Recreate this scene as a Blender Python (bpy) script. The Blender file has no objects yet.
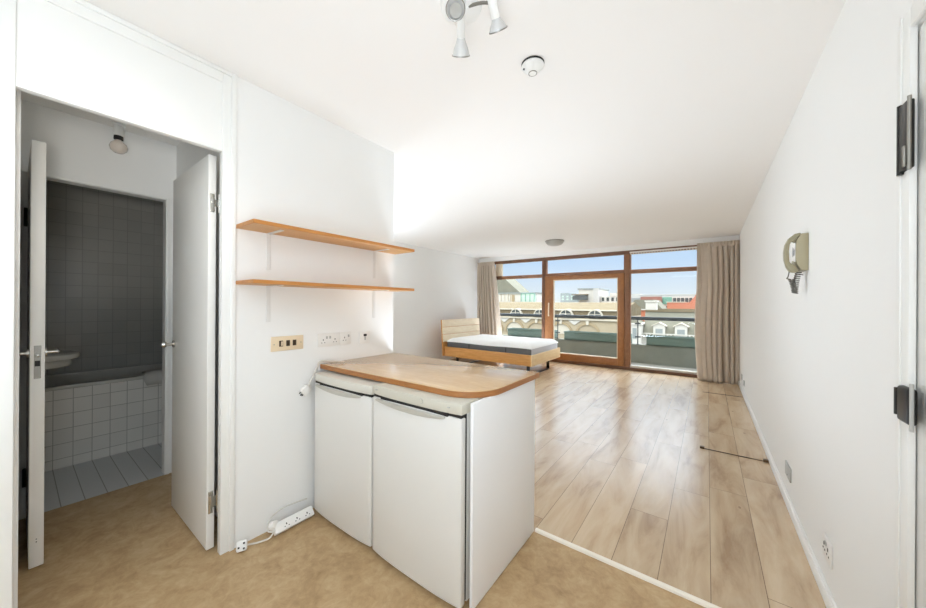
import bpy, bmesh, math, random
from mathutils import Vector, Matrix
random.seed(7)
sc = bpy.context.scene
COL = sc.collection
PI = math.pi

# ------------------------------------------------------------------ colour + materials
def lin(c):
    return tuple((x/255/12.92) if x/255 <= .04045 else ((x/255+.055)/1.055)**2.4 for x in c)

def new_mat(name):
    m = bpy.data.materials.new(name); m.use_nodes = True
    nt = m.node_tree
    return m, nt, nt.nodes['Principled BSDF']

def nd(nt, t, **kw):
    n = nt.nodes.new(t)
    for k, v in kw.items():
        if hasattr(n, k): setattr(n, k, v)
        else: n.inputs[k].default_value = v
    return n

def mth(nt, op, a, b=None, c=None):
    n = nt.nodes.new('ShaderNodeMath'); n.operation = op
    for i, v in enumerate((a, b, c)):
        if v is None: continue
        if isinstance(v, (int, float)): n.inputs[i].default_value = v
        else: nt.links.new(v, n.inputs[i])
    return n.outputs[0]

def mixc(nt, fac, a, b, mode='MIX'):
    n = nt.nodes.new('ShaderNodeMix'); n.data_type = 'RGBA'; n.blend_type = mode
    for s, v in ((n.inputs[0], fac), (n.inputs[6], a), (n.inputs[7], b)):
        if isinstance(v, (int, float)): s.default_value = v
        elif isinstance(v, tuple): s.default_value = (*v[:3], 1)
        else: nt.links.new(v, s)
    return n.outputs[2]

def plain(name, col, rough=.5, metal=0., var=.03, scale=6., bump=0., spec=.5, bscale=60.):
    """even surface with a faint procedural mottling"""
    m, nt, b = new_mat(name)
    c = lin(col)
    tc = nd(nt, 'ShaderNodeTexCoord')
    no = nd(nt, 'ShaderNodeTexNoise', Scale=scale, Detail=4.)
    nt.links.new(tc.outputs['Object'], no.inputs['Vector'])
    out = mixc(nt, no.outputs['Fac'], tuple(max(0, x*(1-var)) for x in c), tuple(min(1, x*(1+var)) for x in c))
    nt.links.new(out, b.inputs['Base Color'])
    b.inputs['Roughness'].default_value = rough; b.inputs['Metallic'].default_value = metal
    b.inputs['Specular IOR Level'].default_value = spec
    if bump:
        n2 = nd(nt, 'ShaderNodeTexNoise', Scale=bscale, Detail=3.)
        nt.links.new(tc.outputs['Object'], n2.inputs['Vector'])
        bp = nd(nt, 'ShaderNodeBump', Strength=bump, Distance=.01)
        nt.links.new(n2.outputs['Fac'], bp.inputs['Height']); nt.links.new(bp.outputs[0], b.inputs['Normal'])
    return m

def wood(name, dark, light, stretch=(1, 12, 12), scale=3., rough=.4, spec=.5, coat=0.):
    m, nt, b = new_mat(name)
    tc = nd(nt, 'ShaderNodeTexCoord'); mp = nd(nt, 'ShaderNodeMapping')
    mp.inputs['Scale'].default_value = stretch
    nt.links.new(tc.outputs['Object'], mp.inputs['Vector'])
    n1 = nd(nt, 'ShaderNodeTexNoise', Scale=scale, Detail=6., Roughness=.6, Distortion=.4)
    n2 = nd(nt, 'ShaderNodeTexNoise', Scale=scale*6, Detail=3.)
    for n in (n1, n2): nt.links.new(mp.outputs[0], n.inputs['Vector'])
    f = mth(nt, 'ADD', mth(nt, 'MULTIPLY', n1.outputs['Fac'], .7), mth(nt, 'MULTIPLY', n2.outputs['Fac'], .3))
    r = nd(nt, 'ShaderNodeValToRGB'); r.color_ramp.elements[0].position = .32; r.color_ramp.elements[1].position = .68
    r.color_ramp.elements[0].color = (*lin(dark), 1); r.color_ramp.elements[1].color = (*lin(light), 1)
    nt.links.new(f, r.inputs[0]); nt.links.new(r.outputs[0], b.inputs['Base Color'])
    b.inputs['Roughness'].default_value = rough; b.inputs['Specular IOR Level'].default_value = spec
    b.inputs['Coat Weight'].default_value = coat; b.inputs['Coat Roughness'].default_value = .15
    return m

def tiles(name, col, grout, ax=('Y', 'Z'), size=(.108, .108), gap=.004, rough=.25, off=(0, 0), var=.04):
    m, nt, b = new_mat(name)
    tc = nd(nt, 'ShaderNodeTexCoord'); s = nd(nt, 'ShaderNodeSeparateXYZ')
    geo = nd(nt, 'ShaderNodeNewGeometry')
    nt.links.new(geo.outputs['Position'], s.inputs[0])
    line = None; cell = None
    for a, sz, o in zip(ax, size, off):
        if not sz: continue
        t = mth(nt, 'DIVIDE', mth(nt, 'ADD', s.outputs[a], 20*sz+o), sz)
        fr = mth(nt, 'FRACT', t); fl = mth(nt, 'FLOOR', t)
        l = mth(nt, 'LESS_THAN', fr, gap/sz)
        line = l if line is None else mth(nt, 'MAXIMUM', line, l)
        cell = fl if cell is None else mth(nt, 'ADD', mth(nt, 'MULTIPLY', cell, 17.3), fl)
    wn = nd(nt, 'ShaderNodeTexWhiteNoise', noise_dimensions='1D'); nt.links.new(cell, wn.inputs['W'])
    c = lin(col)
    tcol = mixc(nt, wn.outputs['Value'], tuple(x*(1-var) for x in c), tuple(min(1, x*(1+var)) for x in c))
    nt.links.new(mixc(nt, line, tcol, lin(grout)), b.inputs['Base Color'])
    b.inputs['Roughness'].default_value = rough
    bp = nd(nt, 'ShaderNodeBump', Strength=.4, Distance=.003); bp.invert = True
    nt.links.new(line, bp.inputs['Height']); nt.links.new(bp.outputs[0], b.inputs['Normal'])
    return m

def plank_floor(name):
    """oak laminate boards 0.2 m wide running along Y, staggered end joints, knots and grain"""
    m, nt, b = new_mat(name)
    geo = nd(nt, 'ShaderNodeNewGeometry'); s = nd(nt, 'ShaderNodeSeparateXYZ')
    nt.links.new(geo.outputs['Position'], s.inputs[0])
    W, Lg = .2035, 1.29
    t = mth(nt, 'DIVIDE', mth(nt, 'ADD', s.outputs['X'], .7957+40*W), W)
    colm = mth(nt, 'FLOOR', t); fx = mth(nt, 'FRACT', t)
    wn = nd(nt, 'ShaderNodeTexWhiteNoise', noise_dimensions='1D'); nt.links.new(mth(nt, 'ADD', colm, .37), wn.inputs['W'])
    ty = mth(nt, 'ADD', mth(nt, 'DIVIDE', s.outputs['Y'], Lg), mth(nt, 'ADD', wn.outputs['Value'], 10.))
    row = mth(nt, 'FLOOR', ty); fy = mth(nt, 'FRACT', ty)
    pid = mth(nt, 'ADD', mth(nt, 'MULTIPLY', colm, 13.7), row)
    wn2 = nd(nt, 'ShaderNodeTexWhiteNoise', noise_dimensions='1D'); nt.links.new(pid, wn2.inputs['W'])
    cv = nd(nt, 'ShaderNodeCombineXYZ')
    nt.links.new(mth(nt, 'MULTIPLY', s.outputs['X'], 7.), cv.inputs[0])
    nt.links.new(mth(nt, 'MULTIPLY', s.outputs['Y'], 1.25), cv.inputs[1])
    nt.links.new(mth(nt, 'MULTIPLY', wn2.outputs['Value'], 40.), cv.inputs[2])
    n1 = nd(nt, 'ShaderNodeTexNoise', Scale=1.15, Detail=6., Roughness=.6, Distortion=.55)
    nt.links.new(cv.outputs[0], n1.inputs['Vector'])
    n2 = nd(nt, 'ShaderNodeTexNoise', Scale=9., Detail=4.); nt.links.new(cv.outputs[0], n2.inputs['Vector'])
    r = nd(nt, 'ShaderNodeValToRGB'); e = r.color_ramp.elements
    e[0].position = .33; e[0].color = (*lin((160, 131, 100)), 1)
    e[1].position = .62; e[1].color = (*lin((207, 185, 154)), 1)
    k = e.new(.46); k.color = (*lin((193, 168, 136)), 1)
    nt.links.new(n1.outputs['Fac'], r.inputs[0])
    c1 = mixc(nt, mth(nt, 'MULTIPLY', n2.outputs['Fac'], .22), r.outputs[0], lin((168, 140, 108)))
    tint = mth(nt, 'ADD', .94, mth(nt, 'MULTIPLY', wn2.outputs['Value'], .1))
    hsv = nd(nt, 'ShaderNodeHueSaturation'); nt.links.new(c1, hsv.inputs['Color']); nt.links.new(tint, hsv.inputs['Value'])
    # small knots
    vo = nd(nt, 'ShaderNodeTexVoronoi', Scale=1.); vo.feature = 'F1'
    cv2 = nd(nt, 'ShaderNodeCombineXYZ')
    nt.links.new(mth(nt, 'MULTIPLY', s.outputs['X'], 4.3), cv2.inputs[0]); nt.links.new(mth(nt, 'MULTIPLY', s.outputs['Y'], 2.1), cv2.inputs[1])
    nt.links.new(cv2.outputs[0], vo.inputs['Vector'])
    kn = mth(nt, 'MULTIPLY', mth(nt, 'LESS_THAN', vo.outputs['Distance'], .045), .55)
    c2 = mixc(nt, kn, hsv.outputs[0], lin((110, 80, 55)))
    gx = mth(nt, 'LESS_THAN', fx, .003/W); gy = mth(nt, 'LESS_THAN', fy, .003/Lg)
    line = mth(nt, 'MAXIMUM', gx, gy)
    nt.links.new(mixc(nt, mth(nt, 'MULTIPLY', line, .85), c2, lin((92, 70, 50))), b.inputs['Base Color'])
    b.inputs['Roughness'].default_value = .24; b.inputs['Specular IOR Level'].default_value = 1.
    bp = nd(nt, 'ShaderNodeBump', Strength=.08, Distance=.002); nt.links.new(n2.outputs['Fac'], bp.inputs['Height'])
    nt.links.new(bp.outputs[0], b.inputs['Normal'])
    return m

def vinyl(name):
    m, nt, b = new_mat(name)
    tc = nd(nt, 'ShaderNodeTexCoord')
    n1 = nd(nt, 'ShaderNodeTexNoise', Scale=5.5, Detail=8., Roughness=.68, Distortion=1.4)
    n2 = nd(nt, 'ShaderNodeTexNoise', Scale=22., Detail=5., Roughness=.7, Distortion=1.)
    for n in (n1, n2): nt.links.new(tc.outputs['Object'], n.inputs['Vector'])
    f = mth(nt, 'ADD', mth(nt, 'MULTIPLY', n1.outputs['Fac'], .6), mth(nt, 'MULTIPLY', n2.outputs['Fac'], .4))
    r = nd(nt, 'ShaderNodeValToRGB'); e = r.color_ramp.elements
    e[0].position = .34; e[0].color = (*lin((158, 128, 90)), 1)
    e[1].position = .66; e[1].color = (*lin((198, 172, 134)), 1)
    k = e.new(.5); k.color = (*lin((182, 153, 113)), 1)
    nt.links.new(f, r.inputs[0]); nt.links.new(r.outputs[0], b.inputs['Base Color'])
    b.inputs['Roughness'].default_value = .42; b.inputs['Specular IOR Level'].default_value = .4
    return m

def glass(name, tint=(1, 1, 1), refl=1.):
    m = bpy.data.materials.new(name); m.use_nodes = True; nt = m.node_tree; nt.nodes.clear()
    o = nd(nt, 'ShaderNodeOutputMaterial'); mx = nd(nt, 'ShaderNodeMixShader')
    t = nd(nt, 'ShaderNodeBsdfTransparent'); t.inputs[0].default_value = (*tint, 1)
    g = nd(nt, 'ShaderNodeBsdfGlossy'); g.inputs['Roughness'].default_value = .01
    fr = nd(nt, 'ShaderNodeFresnel'); fr.inputs['IOR'].default_value = 1.45
    nt.links.new(mth(nt, 'MULTIPLY', fr.outputs[0], refl), mx.inputs[0])
    nt.links.new(t.outputs[0], mx.inputs[1]); nt.links.new(g.outputs[0], mx.inputs[2]); nt.links.new(mx.outputs[0], o.inputs[0])
    return m

def frosted(name):
    m = glass(name, (.96, .96, .95), 2.); nt = m.node_tree
    o = next(n for n in nt.nodes if n.type == 'OUTPUT_MATERIAL'); old = o.inputs[0].links[0].from_socket
    mx = nd(nt, 'ShaderNodeMixShader'); df = nd(nt, 'ShaderNodeBsdfDiffuse'); df.inputs[0].default_value = (.85, .85, .84, 1)
    mx.inputs[0].default_value = .6; nt.links.new(old, mx.inputs[1]); nt.links.new(df.outputs[0], mx.inputs[2]); nt.links.new(mx.outputs[0], o.inputs[0])
    return m

M = {}
M['wall'] = plain('white_wall_paint', (238, 238, 236), .7, var=.012, scale=1.5, bump=.03, spec=.25)
M['ceil'] = plain('white_ceiling_paint', (240, 238, 235), .75, var=.01, scale=1.2, spec=.2)
M['gloss'] = plain('white_gloss_paint', (238, 238, 235), .35, var=.012, scale=2.5)
M['door'] = plain('off_white_door_paint', (235, 233, 228), .38, var=.015, scale=2.)
M['trimdark'] = plain('shadow_gap_dark', (60, 58, 54), .8)
M['planks'] = plank_floor('oak_plank_floor')
M['vinyl'] = vinyl('tan_marbled_vinyl')
M['fridge'] = plain('fridge_white_enamel', (224, 222, 217), .3, var=.012, scale=3.)
M['lid'] = plain('fridge_lid_plastic', (214, 211, 200), .35, var=.012)
M['fridge2lid'] = plain('yellowed_lid_plastic', (204, 200, 186), .35, var=.012)
M['grip'] = plain('recess_shade_grip', (192, 189, 179), .4, var=.012)
M['seal_and_gap_shade'] = plain('dark_seal_and_gap_shade', (42, 40, 38), .8)
M['panel'] = plain('white_melamine', (241, 241, 241), .4, var=.01)
M['top'] = wood('worktop_veneer', (204, 166, 118), (222, 188, 142), (2, 9, 9), 2.2, .25, .5, .6)
M['topedge'] = wood('worktop_edging', (152, 98, 50), (178, 120, 68), (3, 3, 20), 3., .35)
M['shelf'] = wood('orange_pine_shelf', (198, 148, 88), (220, 172, 112), (14, 1.2, 14), 3., .45)
M['shelfedge'] = wood('shelf_edging', (178, 114, 48), (204, 140, 72), (14, 1.2, 20), 3., .4)
M['bracket'] = plain('white_steel_bracket', (226, 225, 222), .45)
M['cream'] = plain('cream_switch_plate', (230, 210, 178), .4, var=.03)
M['brown'] = plain('dark_brown_rocker', (66, 48, 30), .4)
M['socket'] = plain('white_socket_plastic', (234, 232, 228), .35)
M['socketgrey'] = plain('grey_cover_plate', (178, 178, 174), .4)
M['hole'] = plain('socket_hole_black', (34, 33, 32), .7)
M['chrome'] = plain('brushed_chrome', (196, 194, 188), .25, metal=1., var=.03)
M['steel'] = plain('dull_steel', (150, 147, 140), .35, metal=.9)
M['black'] = plain('black_hinge_metal', (34, 33, 31), .35, metal=.3, var=.15, scale=18)
M['cable'] = plain('pale_grey_cable', (214, 210, 202), .45)
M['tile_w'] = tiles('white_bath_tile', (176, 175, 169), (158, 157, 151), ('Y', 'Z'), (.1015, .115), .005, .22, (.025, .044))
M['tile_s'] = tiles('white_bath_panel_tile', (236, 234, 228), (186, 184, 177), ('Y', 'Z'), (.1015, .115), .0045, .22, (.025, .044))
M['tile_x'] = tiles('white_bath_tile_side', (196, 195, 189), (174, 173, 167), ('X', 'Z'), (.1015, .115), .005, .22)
M['tile_f'] = tiles('pale_floor_tile', (212, 213, 212), (150, 148, 142), ('Y', 'X'), (.1015, 0), .005, .3, (.025, 0))
M['ceramic'] = plain('white_ceramic', (200, 198, 190), .15)
M['cloth'] = plain('pale_towel', (206, 204, 198), .9, bump=.3)
M['frame'] = wood('teak_window_frame', (130, 88, 60), (154, 112, 82), (3, 3, 3), 3., .42)
M['frame2'] = wood('teak_door_frame', (146, 94, 54), (172, 118, 70), (3, 3, 3), 3., .42)
M['framedark'] = wood('dark_teak_mullion', (98, 64, 44), (122, 84, 60), (3, 3, 3), 3., .45)
M['bead'] = plain('cream_glazing_bead', (226, 210, 184), .5)
M['aluminium'] = plain('white_metal_sill', (206, 200, 190), .4)
M['glass'] = glass('clear_window_glass', (.97, .985, .98), .4)
M['bedoak'] = wood('pale_ash_headboard', (226, 208, 178), (244, 230, 204), (10, 1.5, 10), 3., .5)
M['bedrail'] = wood('golden_oak_rail', (196, 138, 72), (220, 164, 98), (1.5, 12, 12), 3., .4)
M['bedfoot'] = wood('pale_oak_footboard', (224, 192, 144), (240, 214, 170), (10, 1.5, 10), 3., .45)
M['mattop'] = plain('white_quilted_ticking', (246, 246, 244), .9, bump=.25, bscale=25)
M['matside'] = plain('grey_mattress_border', (98, 98, 98), .9, bump=.3, bscale=90)
M['matend'] = plain('light_grey_mattress_end', (200, 201, 207), .9, bump=.3, bscale=90)
M['seam'] = plain('dark_grey_seam', (52, 52, 54), .9)
M['curtain'] = plain('taupe_curtain_cloth', (196, 182, 166), .9, var=.06, scale=14., bump=.12, bscale=180, spec=.15)
M['phone'] = plain('beige_phone_plastic', (176, 167, 138), .4, var=.03)
M['phoneh'] = plain('olive_handset_plastic', (158, 150, 122), .38, var=.03)
M['coil'] = plain('grey_coil_cord', (116, 112, 104), .5)
M['card'] = plain('white_label_card', (246, 245, 242), .6)
M['ink'] = plain('grey_ink', (96, 94, 100), .7)
M['lampglass'] = plain('pearl_bulb_glass', (226, 214, 202), .15)
M['spotbell'] = frosted('frosted_spot_bell')
M['domeglass'] = plain('grey_opal_dome', (176, 173, 166), .3)
M['warm'] = plain('bulb_filament_cup', (214, 196, 170), .4)
M['strip'] = plain('white_threshold_strip', (238, 230, 216), .35, var=.02)
M['brass'] = plain('dark_bronze_strip', (86, 66, 44), .45, metal=.4)
M['concrete'] = plain('weathered_concrete', (124, 126, 114), .85, var=.22, scale=3.5, bump=.2, bscale=40)
M['planter'] = plain('green_grey_planter', (98, 118, 108), .6, var=.12, scale=5)
M['railpaint'] = plain('dark_slate_rail_paint', (58, 64, 68), .4)
M['soil'] = plain('dark_soil', (70, 60, 48), .95)
M['pave'] = plain('balcony_paving', (140, 136, 126), .9, var=.12)
M['stone'] = plain('cream_stone', (178, 164, 138), .85, var=.08, scale=.8)
M['stonelt'] = plain('pale_stone_trim', (204, 196, 178), .8, var=.05, scale=.8)
M['stonetan'] = plain('tan_render', (168, 150, 118), .85, var=.07, scale=.8)
M['slate'] = plain('weathered_roof_slate', (124, 112, 90), .95, var=.3, scale=1.6, bump=.3, bscale=4, spec=.03)
M['slateg'] = plain('grey_green_slate', (128, 126, 112), .95, var=.18, scale=1.4, bump=.3, bscale=4, spec=.03)
M['white'] = plain('white_render', (206, 202, 192), .8, var=.05, scale=.7)
M['brick'] = plain('salmon_brick', (186, 118, 90), .9, var=.07, scale=.9)
M['brickd'] = plain('dusty_red_brick', (150, 108, 94), .9, var=.1, scale=.9)
M['winglass'] = plain('dark_window_glass', (72, 76, 74), .15)
M['teal'] = plain('green_glazing', (110, 160, 142), .2, var=.08)
M['palegreen'] = plain('pale_green_glazing', (186, 206, 192), .25, var=.05)
M['street'] = plain('asphalt', (110, 108, 104), .9)
M['haze'] = plain('pale_far_render', (190, 188, 182), .9, var=.05, scale=.3)
M['lead'] = plain('lead_grey_cladding', (142, 148, 146), .7, var=.08)

# ------------------------------------------------------------------ mesh builder
class B:
    def __init__(s): s.bm = bmesh.new()
    def _add(s, t, mi=0, mat=None):
        if mat is not None: t.transform(mat)
        for f in t.faces: f.material_index = mi
        me = bpy.data.meshes.new('tmp'); t.to_mesh(me); t.free()
        s.bm.from_mesh(me); bpy.data.meshes.remove(me); return s
    def box(s, x0, x1, y0, y1, z0, z1, bev=0., mi=0, seg=2, mat=None):
        t = bmesh.new(); bmesh.ops.create_cube(t, size=1.)
        sx, sy, sz = abs(x1-x0), abs(y1-y0), abs(z1-z0)
        for v in t.verts: v.co = Vector((v.co.x*sx+(x0+x1)/2, v.co.y*sy+(y0+y1)/2, v.co.z*sz+(z0+z1)/2))
        if bev: bmesh.ops.bevel(t, geom=list(t.edges), offset=min(bev, .49*min(sx, sy, sz)), segments=seg, profile=.5, affect='EDGES')
        return s._add(t, mi, mat)
    def cyl(s, p0, p1, r0, r1=None, n=24, mi=0, caps=True):
        p0, p1 = Vector(p0), Vector(p1); d = p1-p0
        t = bmesh.new(); bmesh.ops.create_cone(t, cap_ends=caps, segments=n, radius1=r0, radius2=r0 if r1 is None else r1, depth=d.length)
        q = d.to_track_quat('Z', 'Y').to_matrix().to_4x4(); q.translation = (p0+p1)/2
        return s._add(t, mi, q)
    def lathe(s, prof, c, axis=(0, 0, 1), n=32, mi=0, sx=1.):
        t = bmesh.new(); rings = []
        for r, z in prof:
            if r < 1e-6: rings.append([t.verts.new((0, 0, z))])
            else: rings.append([t.verts.new((r*math.cos(2*PI*i/n)*sx, r*math.sin(2*PI*i/n), z)) for i in range(n)])
        for a, b in zip(rings, rings[1:]):
            for i in range(n):
                j = (i+1) % n
                vs = [a[i % len(a)], a[j % len(a)], b[j % len(b)], b[i % len(b)]]
                u = []
                for v in vs:
                    if v not in u: u.append(v)
                if len(u) > 2: t.faces.new(u)
        bmesh.ops.recalc_face_normals(t, faces=t.faces)
        q = Vector(axis).to_track_quat('Z', 'Y').to_matrix().to_4x4(); q.translation = Vector(c)
        return s._add(t, mi, q)
    def prism(s, pts, axis, a0, a1, bev=0., mi=0, mat=None):
        """polygon pts (2D) extruded along axis 'x'/'y'/'z' from a0 to a1"""
        t = bmesh.new()
        f3 = {'x': lambda p, a: (a, p[0], p[1]), 'y': lambda p, a: (p[0], a, p[1]), 'z': lambda p, a: (p[0], p[1], a)}[axis]
        A = [t.verts.new(f3(p, a0)) for p in pts]; Bv = [t.verts.new(f3(p, a1)) for p in pts]
        t.faces.new(A); t.faces.new(Bv[::-1]); n = len(pts)
        for i in range(n): t.faces.new([A[i], Bv[i], Bv[(i+1) % n], A[(i+1) % n]])
        bmesh.ops.recalc_face_normals(t, faces=t.faces)
        if bev: bmesh.ops.bevel(t, geom=[e for e in t.edges if len(e.link_faces) == 2 and e.calc_face_angle() > .6], offset=bev, segments=2, profile=.5, affect='EDGES')
        return s._add(t, mi, mat)
    def tube(s, pts, r, n=10, mi=0, smooth=6, closed=False):
        P = [Vector(p) for p in pts]
        if smooth > 1:
            Q = []; m = len(P)
            for i in range(m-1):
                a, b, c, d = P[max(i-1, 0)], P[i], P[i+1], P[min(i+2, m-1)]
                for k in range(smooth):
                    u = k/smooth
                    Q.append(.5*((2*b)+(c-a)*u+(2*a-5*b+4*c-d)*u*u+(3*b-a-3*c+d)*u**3))
            Q.append(P[-1]); P = Q
        t = bmesh.new(); rings = []; up = None
        for i, p in enumerate(P):
            d = (P[min(i+1, len(P)-1)]-P[max(i-1, 0)]).normalized()
            if up is None: up = Vector((0, 0, 1)) if abs(d.z) < .9 else Vector((1, 0, 0))
            x = d.cross(up).normalized(); up = x.cross(d).normalized()
            rings.append([t.verts.new(p+(x*math.cos(2*PI*k/n)+up*math.sin(2*PI*k/n))*r) for k in range(n)])
        for a, b in zip(rings, rings[1:]):
            for k in range(n): t.faces.new([a[k], a[(k+1) % n], b[(k+1) % n], b[k]])
        t.faces.new(rings[0]); t.faces.new(rings[-1][::-1])
        bmesh.ops.recalc_face_normals(t, faces=t.faces)
        return s._add(t, mi)
    def quad(s, vs, mi=0):
        t = bmesh.new(); t.faces.new([t.verts.new(v) for v in vs]); return s._add(t, mi)

WLOC = {}
def link(name, b, mats, parent=None, angle=35):
    """one mesh object; a top-level one gets its origin at its base centre"""
    bm = b.bm if isinstance(b, B) else b
    if parent is None:
        xs = [v.co for v in bm.verts]
        org = Vector(((min(v.x for v in xs)+max(v.x for v in xs))/2, (min(v.y for v in xs)+max(v.y for v in xs))/2, min(v.z for v in xs)))
        off = org
    else:
        org = Vector((0, 0, 0)); off = WLOC[parent.name]
    bmesh.ops.translate(bm, verts=bm.verts, vec=-off)
    me = bpy.data.meshes.new(name); bm.to_mesh(me); bm.free()
    for m in (mats if isinstance(mats, (list, tuple)) else [mats]): me.materials.append(M[m] if isinstance(m, str) else m)
    me.shade_smooth(); me.set_sharp_from_angle(angle=math.radians(angle))
    o = bpy.data.objects.new(name, me); COL.objects.link(o); o.location = org
    if parent is not None: o.parent = parent
    WLOC[o.name] = off
    return o

def tag(o, label, cat, group=None, kind=None):
    o['label'] = label; o['category'] = cat
    if group: o['group'] = group
    if kind: o['kind'] = kind
    return o

def thing(name, loc, label, cat, group=None, kind=None):
    o = bpy.data.objects.new(name, None); COL.objects.link(o); o.location = loc; o.empty_display_size = .05
    WLOC[o.name] = Vector(loc)
    return tag(o, label, cat, group, kind)

def struct(name, b, mats, label, cat):
    return tag(link(name, b, mats), label, cat, None, 'structure')

def copy_tree(o, loc, label, group=None):
    c = o.copy(); COL.objects.link(c); c.location = loc; c['label'] = label
    if group: c['group'] = group
    for ch in list(o.children):
        d = ch.copy(); COL.objects.link(d); d.parent = c
        for g in list(ch.children):
            e = g.copy(); COL.objects.link(e); e.parent = d
    return c

# ------------------------------------------------------------------ room constants
XS, XR, XL, XB = -2.008, .433, -4.86, -3.286      # shelf wall, right wall, far left wall, bathroom wall
YB, YK, YW, H = -1.6, 1.787, 7.3, 2.5             # back, end of kitchen wall, window wall, ceiling

# ------------------------------------------------------------------ setting
struct('floor', B().box(XL-.15, XR+.3, YK, 7.45, -.1, 0), 'planks', 'pale oak plank floor of the main room', 'floor')
struct('floor', B().box(XB, XR+.3, YB-.2, YK, -.1, 0), 'vinyl', 'tan marbled vinyl floor of the kitchen and lobby', 'floor')
struct('floor', B().box(-5.0, XB, -.4, 1.6, -.1, 0), 'tile_f', 'pale tiled floor of the dark bathroom', 'floor')
struct('ceiling', B().box(-5.3, XR+.4, YB-.3, 7.45, H, H+.3), 'ceil', 'white ceiling over the whole flat', 'ceiling')
w = B()
w.box(XR, XR+.15, YB-.15, .56, 0, H); w.box(XR, XR+.15, 1.40, 7.45, 0, H); w.box(XR, XR+.15, .56, 1.40, 2.03, H)
struct('wall_right', w, 'wall', 'long white wall with the beige entry phone on it', 'wall')
w = B(); w.box(XS-.1, XS, YB, -.062, 0, H); w.box(XS-.1, XS, .693, YK, 0, H)
struct('wall_left', w, 'wall', 'white kitchen wall carrying the two wooden shelves', 'wall')
struct('wall_inner', B().box(XL, XS-.1, YK-.1, YK, 0, H), 'wall', 'white wall behind the kitchen facing the bed', 'wall')
struct('wall_far_left', B().box(XL-.15, XL, YK-.1, 7.45, 0, H), 'wall', 'white wall behind the bed headboard', 'wall')
struct('wall_back', B().box(XS-.1, XR+.15, YB-.15, YB, 0, H), 'wall', 'white wall behind the viewpoint', 'wall')
w = B(); w.box(XL, XR, YW, 7.45, 2.395, H)
struct('wall_window', w, 'wall', 'white strip of wall above the timber windows', 'wall')
# lobby + bathroom shell
struct('wall_lobby_left', B().box(XB, XS-.1, -.1, .012, 0, H), 'wall', 'white left side wall of the lobby', 'wall')
struct('wall_lobby_right', B().box(XB, XS-.1, .735, .83, 0, H), 'wall', 'white right side wall of the lobby behind the open door', 'wall')
w = B(); w.box(XB-.08, XB, -.5, .045, 0, H); w.box(XB-.08, XB, .682, 1.6, 0, H); w.box(XB-.08, XB, .045, .682, 2.07, H)
struct('wall_bathroom_front', w, 'wall', 'white lobby wall above the bathroom doorway', 'wall')
struct('wall_bathroom_back', B().box(-4.90, -4.80, -.5, 1.6, 0, H), 'tile_w', 'dark tiled wall behind the bath', 'wall')
struct('wall_bathroom_left', B().box(-4.80, XB-.08, -.5, -.2, 0, H), 'tile_x', 'tiled left wall of the bathroom', 'wall')
struct('wall_bathroom_right', B().box(-4.80, XB-.08, 1.45, 1.6, 0, H), 'tile_x', 'tiled right wall of the bathroom', 'wall')
# full-height door frame on the kitchen wall with its over-panel
w = B()
w.box(XS-.1, XS+.001, -.062, 0., 0, H, .003); w.box(XS-.040, XS+.001, .632, .693, 0, H, .003); w.box(XS-.1, XS-.040, .662, .693, 0, H)
w.box(XS-.1, XS+.001, 0, .632, 2.435, H, .003)
w.box(XS-.004, XS+.010, -.062, -.042, 0, H, .003); w.box(XS-.004, XS+.010, .670, .693, 0, H, .003); w.box(XS-.004, XS+.010, -.042, .670, 2.480, H, .003)
struct('trim_1', w, 'gloss', 'white full-height door frame left of the shelves', 'door frame')
w = B(); w.box(XS-.05, XS-.006, 0, .632, 2.085, 2.436); w.box(XS-.035, XS+.001, 0, .632, 2.077, 2.092, .002)
struct('trim_2', w, 'gloss', 'plain white panel above the lobby doorway', 'over-door panel')
w = B(); w.box(XB, XB+.010, .682, .702, 0, 2.085, .003); w.box(XB-.08, XB+.004, .676, .682, 0, 2.07); w.box(XB, XB+.01, .02, .682, 2.072, 2.085, .003)
struct('trim_3', w, 'gloss', 'white frame round the dark bathroom doorway', 'door frame')
w = B()
w.box(XR-.010, XR+.004, 1.386, 1.436, 0, 2.082, .003); w.box(XR-.010, XR+.004, .50, 1.386, 2.03, 2.082, .003); w.box(XR-.012, XR, .50, .56, 0, 2.03, .004)
w.box(XR-.014, XR-.009, 1.424, 1.438, 0, 2.084, .002)
struct('trim_4', w, 'gloss', 'white frame of the door at the right edge', 'door frame')
w = B(); w.box(XR-.014, XR, 1.438, YW, 0, .062, .003); w.box(XR-.009, XR, 1.438, YW, .062, .074, .003)
struct('baseboard_right', w, 'gloss', 'low white skirting board along the long right wall', 'skirting')
struct('baseboard_far_left', B().box(XL, XL+.014, YK, YW, 0, .07, .003), 'gloss', 'white skirting board behind the bed', 'skirting')

# threshold strip
t = B(); t.prism([(1.772, 0), (1.776, .009), (1.786, .013), (1.795, .012), (1.803, .004), (1.803, 0)], 'x', -.788, XR-.016)
tag(link('threshold_strip', t, 'strip'), 'cream strip on the floor where tan vinyl meets oak planks', 'threshold strip')
# dark strips by the right wall
for y, lab, x0 in ((3.725, 'dark bronze floor strip nearest the entry phone, square block at each end', -.035), (6.15, 'thin dark floor strip farthest away, in front of the right curtain', -.05)):
    r = thing('floor_strip', ((x0+XR)/2, y, 0), lab, 'floor strip')
    link('bar', B().box(x0, XR-.02, y-.007, y+.007, 0, .006, .002), 'brass', r)
    if y < 5:
        for xa in (x0-.012, XR-.05): link('end_block', B().box(xa, xa+.034, y-.016, y+.016, 0, .02, .003), 'brass', r)

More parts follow.
